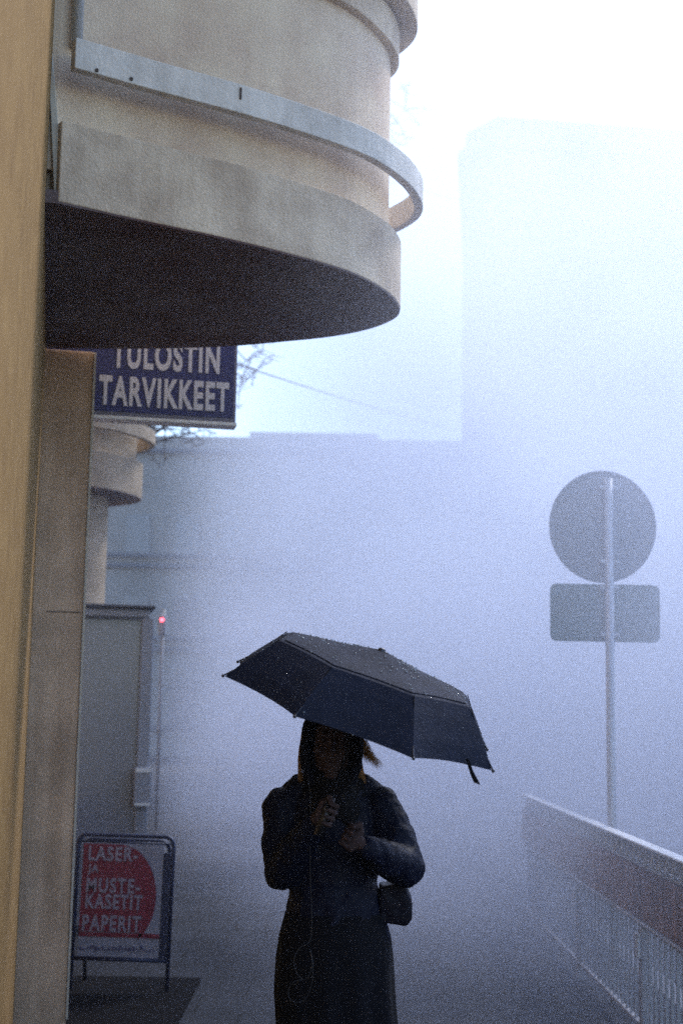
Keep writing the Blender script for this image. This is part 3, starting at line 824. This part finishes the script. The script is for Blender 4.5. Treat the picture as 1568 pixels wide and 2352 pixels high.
# hood around the head, open at the face
hd = MB()
hd.ball(hc + Vector((0, .035, .022)), .096, .100, .118)
hd.capsule(hc + Vector((0, .04, .0)), neck + Vector((0, .035, -.01)), .094, .085)
for sx_ in (-1, 1):
    pts = [hc + Vector((sx_ * .030, -.062, .108)), hc + Vector((sx_ * .070, -.058, .07)), hc + Vector((sx_ * .084, -.050, .0)), hc + Vector((sx_ * .080, -.045, -.07)), hc + Vector((sx_ * .06, -.045, -.125))]
    for i in range(4): hd.capsule(pts[i], pts[i + 1], .018, .018)
hd.capsule(hc + Vector((-.03, -.062, .108)), hc + Vector((.03, -.062, .108)), .018, .018)
hood = hd.organic('hood', M['hood'], per, voxel=0.006, smooth=4, disp=0.010, dscale=0.05)
# hair: blown strands
hr = MB(); rh = random.Random(11)
def strand(p0, p1, p2, r0=.0016):
    pts = smooth_curve([p0, p1, p2], 6)
    hr.tube(pts, [r0 * (1 - .7 * i / (len(pts) - 1)) for i in range(len(pts))], 4)
def j(a=4): return rh.uniform(-a, a)
for k in range(240):
    u_ = rh.random(); ln = rh.uniform(.6, 1.05)
    a_ = pp(811 + j(7), 1668 + j(18), .0 + j(1) * .02); m_ = pp(825 + 10 * u_ + j(6), 1706 + j(12), j(1) * .02); e_ = pp(832 + 42 * u_ + j(6), 1756 + 8 * u_ - 16 * (1 - u_) + j(12), j(1) * .03)
    strand(a_, m_, m_.lerp(e_, ln), .0009)
for k in range(150):
    strand(pp(814 + j(6), 1690 + j(12), j(1) * .02), pp(824 + j(6), 1745 + j(8), j(1) * .02), pp(832 + j(9), 1796 + j(8), j(1) * .02), .0014)
for k in range(60):
    strand(pp(816 + j(4), 1690 + j(12), 0), pp(838 + j(8), 1722 + j(8), j(1) * .02), pp(868 + j(12), 1756 + j(10), j(1) * .03), .0008)
hr.build('hair', M['hair'], per, smooth=True)
hr = MB()
for k in range(120):
    strand(pp(698 + j(5), 1682 + j(14), j(1) * .02), pp(689 + j(4), 1735 + j(8), j(1) * .02), pp(690 + j(6), 1790 + j(10), j(1) * .02), .0010)
hr.build('hair', M['hair'], per, smooth=True)

# shoulder bag on the right hip
bg_ = empty('shoulder_bag'); bp_ = pp(908, 2075, .03) + per.location; bg_.location = bp_
tag(bg_, 'small dark leather bag hanging at the hip of the person', 'bag')
bq = MB(); w_, h_ = px(38), px(48)
outl = [(-w_, h_ * .9), (w_ * .55, h_), (w_ * .9, h_ * .3), (w_, -h_ * .6), (w_ * .6, -h_ * .95), (-w_, -h_ * .8)]
bq.loft([[(x * .95, -.055, z * .96) for x, z in outl], [(x, -.035, z) for x, z in outl], [(x, .035, z) for x, z in outl], [(x * .95, .055, z * .96) for x, z in outl]])
bq.organic('pouch', M['bag'], bg_, voxel=0.006, smooth=5, disp=.012, dscale=.04)
ch = MB()
for k in range(8):
    p_ = Vector((px(18 + 12 * math.sin(k * .4)), -.03, h_ * .95 + .012 * (7 - k) - .03))
    ch.tube([p_ + Vector((.005 * math.cos(a), .002 * (-1) ** k * math.cos(a), .007 * math.sin(a))) for a in [2 * math.pi * i / 8 for i in range(9)]], .0014, 5)
ch.build('chain', M['galv'], bg_)
stp = smooth_curve([pp(895, 2040, .06), pp(880, 1950, .16), pp(840, 1860, .16), pp(835, 1822, .06)], 6)
MB().tube([p + per.location - bp_ for p in stp], .006, 6).build('strap', M['bag'], bg_)
# earphone cord
def cp_(x, y, d): return pp(x, y, d) + per.location
cord = smooth_curve([cp_(708, 1782, -.10), cp_(709, 1800, -.12), cp_(713, 1835, -.15), cp_(712, 1930, -.18), cp_(713, 2030, -.16), cp_(716, 2100, -.16), cp_(712, 2160, -.165), cp_(690, 2176, -.17), cp_(676, 2200, -.175), cp_(680, 2232, -.175),
                     cp_(700, 2250, -.18), cp_(716, 2222, -.18), cp_(713, 2182, -.18), cp_(718, 2210, -.185), cp_(717, 2255, -.185), cp_(702, 2294, -.18), cp_(680, 2302, -.18), cp_(664, 2292, -.175), cp_(664, 2268, -.175), cp_(678, 2254, -.18), cp_(695, 2250, -.18)], 6)
co = MB().tube(cord, .0009, 6).build('earphone_cord', M['cord'], smooth=True)
tag(co, 'thin pale earphone cord looping down the front of the black skirt', 'cord')

# ------------------------------------------------------------------ air
def volume_mat(name, dens, col=(0.715, 0.772, 0.925), aniso=0.66):
    mt = bpy.data.materials.new(name); mt.use_nodes = True; t = mt.node_tree; t.nodes.clear()
    v = t.nodes.new('ShaderNodeVolumePrincipled'); v.inputs['Color'].default_value = (*col, 1)
    v.inputs['Density'].default_value = dens; v.inputs['Anisotropy'].default_value = aniso
    o = t.nodes.new('ShaderNodeOutputMaterial'); t.links.new(v.outputs[0], o.inputs['Volume'])
    return mt, t, v
vm, _, _ = volume_mat('haze_air', 0.0012)
hz = MB().box(-62, 62, -8, 78, -1.4, 22).build('haze', vm); tag(hz, kind='stuff')
sm_, t, v = volume_mat('steam_air', 0.2)
SX0, SX1, SY0, SY1, SZ1 = -6.0, 10.0, 4.90, 29.0, 12.0
geo = t.nodes.new('ShaderNodeNewGeometry'); sep = t.nodes.new('ShaderNodeSeparateXYZ'); t.links.new(geo.outputs['Position'], sep.inputs[0])
def mth(op, a, b=None, clamp=False):
    n = t.nodes.new('ShaderNodeMath'); n.operation = op; n.use_clamp = clamp
    for i, q in enumerate((a, b)):
        if q is None: continue
        if isinstance(q, (int, float)): n.inputs[i].default_value = q
        else: t.links.new(q, n.inputs[i])
    return n.outputs[0]
# denser towards the open street on the right, thinning against the facade on the left
xx = mth('MULTIPLY_ADD', sep.outputs[0], 0.70); xx.node.inputs[2].default_value = 0.36
far = mth('MULTIPLY', mth('MAXIMUM', mth('SUBTRACT', sep.outputs[1], 7.0), 0.0), 0.12)
xx = mth('ADD', xx, far)
lat = mth('MAXIMUM', mth('MINIMUM', xx, 1.55), 0.03)
dep = mth('MULTIPLY', mth('SUBTRACT', sep.outputs[1], SY0), 0.85, clamp=True)
ns = t.nodes.new('ShaderNodeTexNoise'); ns.inputs['Scale'].default_value = 0.30; ns.inputs['Detail'].default_value = 3
t.links.new(geo.outputs['Position'], ns.inputs['Vector'])
nz = mth('MULTIPLY_ADD', ns.outputs['Fac'], 9.0); nz.node.inputs[2].default_value = -3.5
nz = mth('MINIMUM', mth('MAXIMUM', nz, 0.25), 2.2)
hgt = mth('POWER', mth('MULTIPLY', mth('SUBTRACT', SZ1, sep.outputs[2]), 0.0909, clamp=True), 2.3)
low = mth('MULTIPLY_ADD', sep.outputs[2], 0.28); low.node.inputs[2].default_value = 0.75
low = mth('MINIMUM', low, 1.0)
hgt = mth('MULTIPLY', hgt, low)
edge = mth('MULTIPLY', mth('SUBTRACT', 29.0, sep.outputs[1]), 0.08, clamp=True)
dens = mth('MULTIPLY', mth('MULTIPLY', mth('MULTIPLY', mth('MULTIPLY', mth('MULTIPLY', lat, dep), nz), hgt), edge), 0.27)
t.links.new(dens, v.inputs['Density'])
st_ = MB().box(SX0, SX1, SY0, SY1, 0.03, SZ1).build('steam', sm_); tag(st_, kind='stuff')
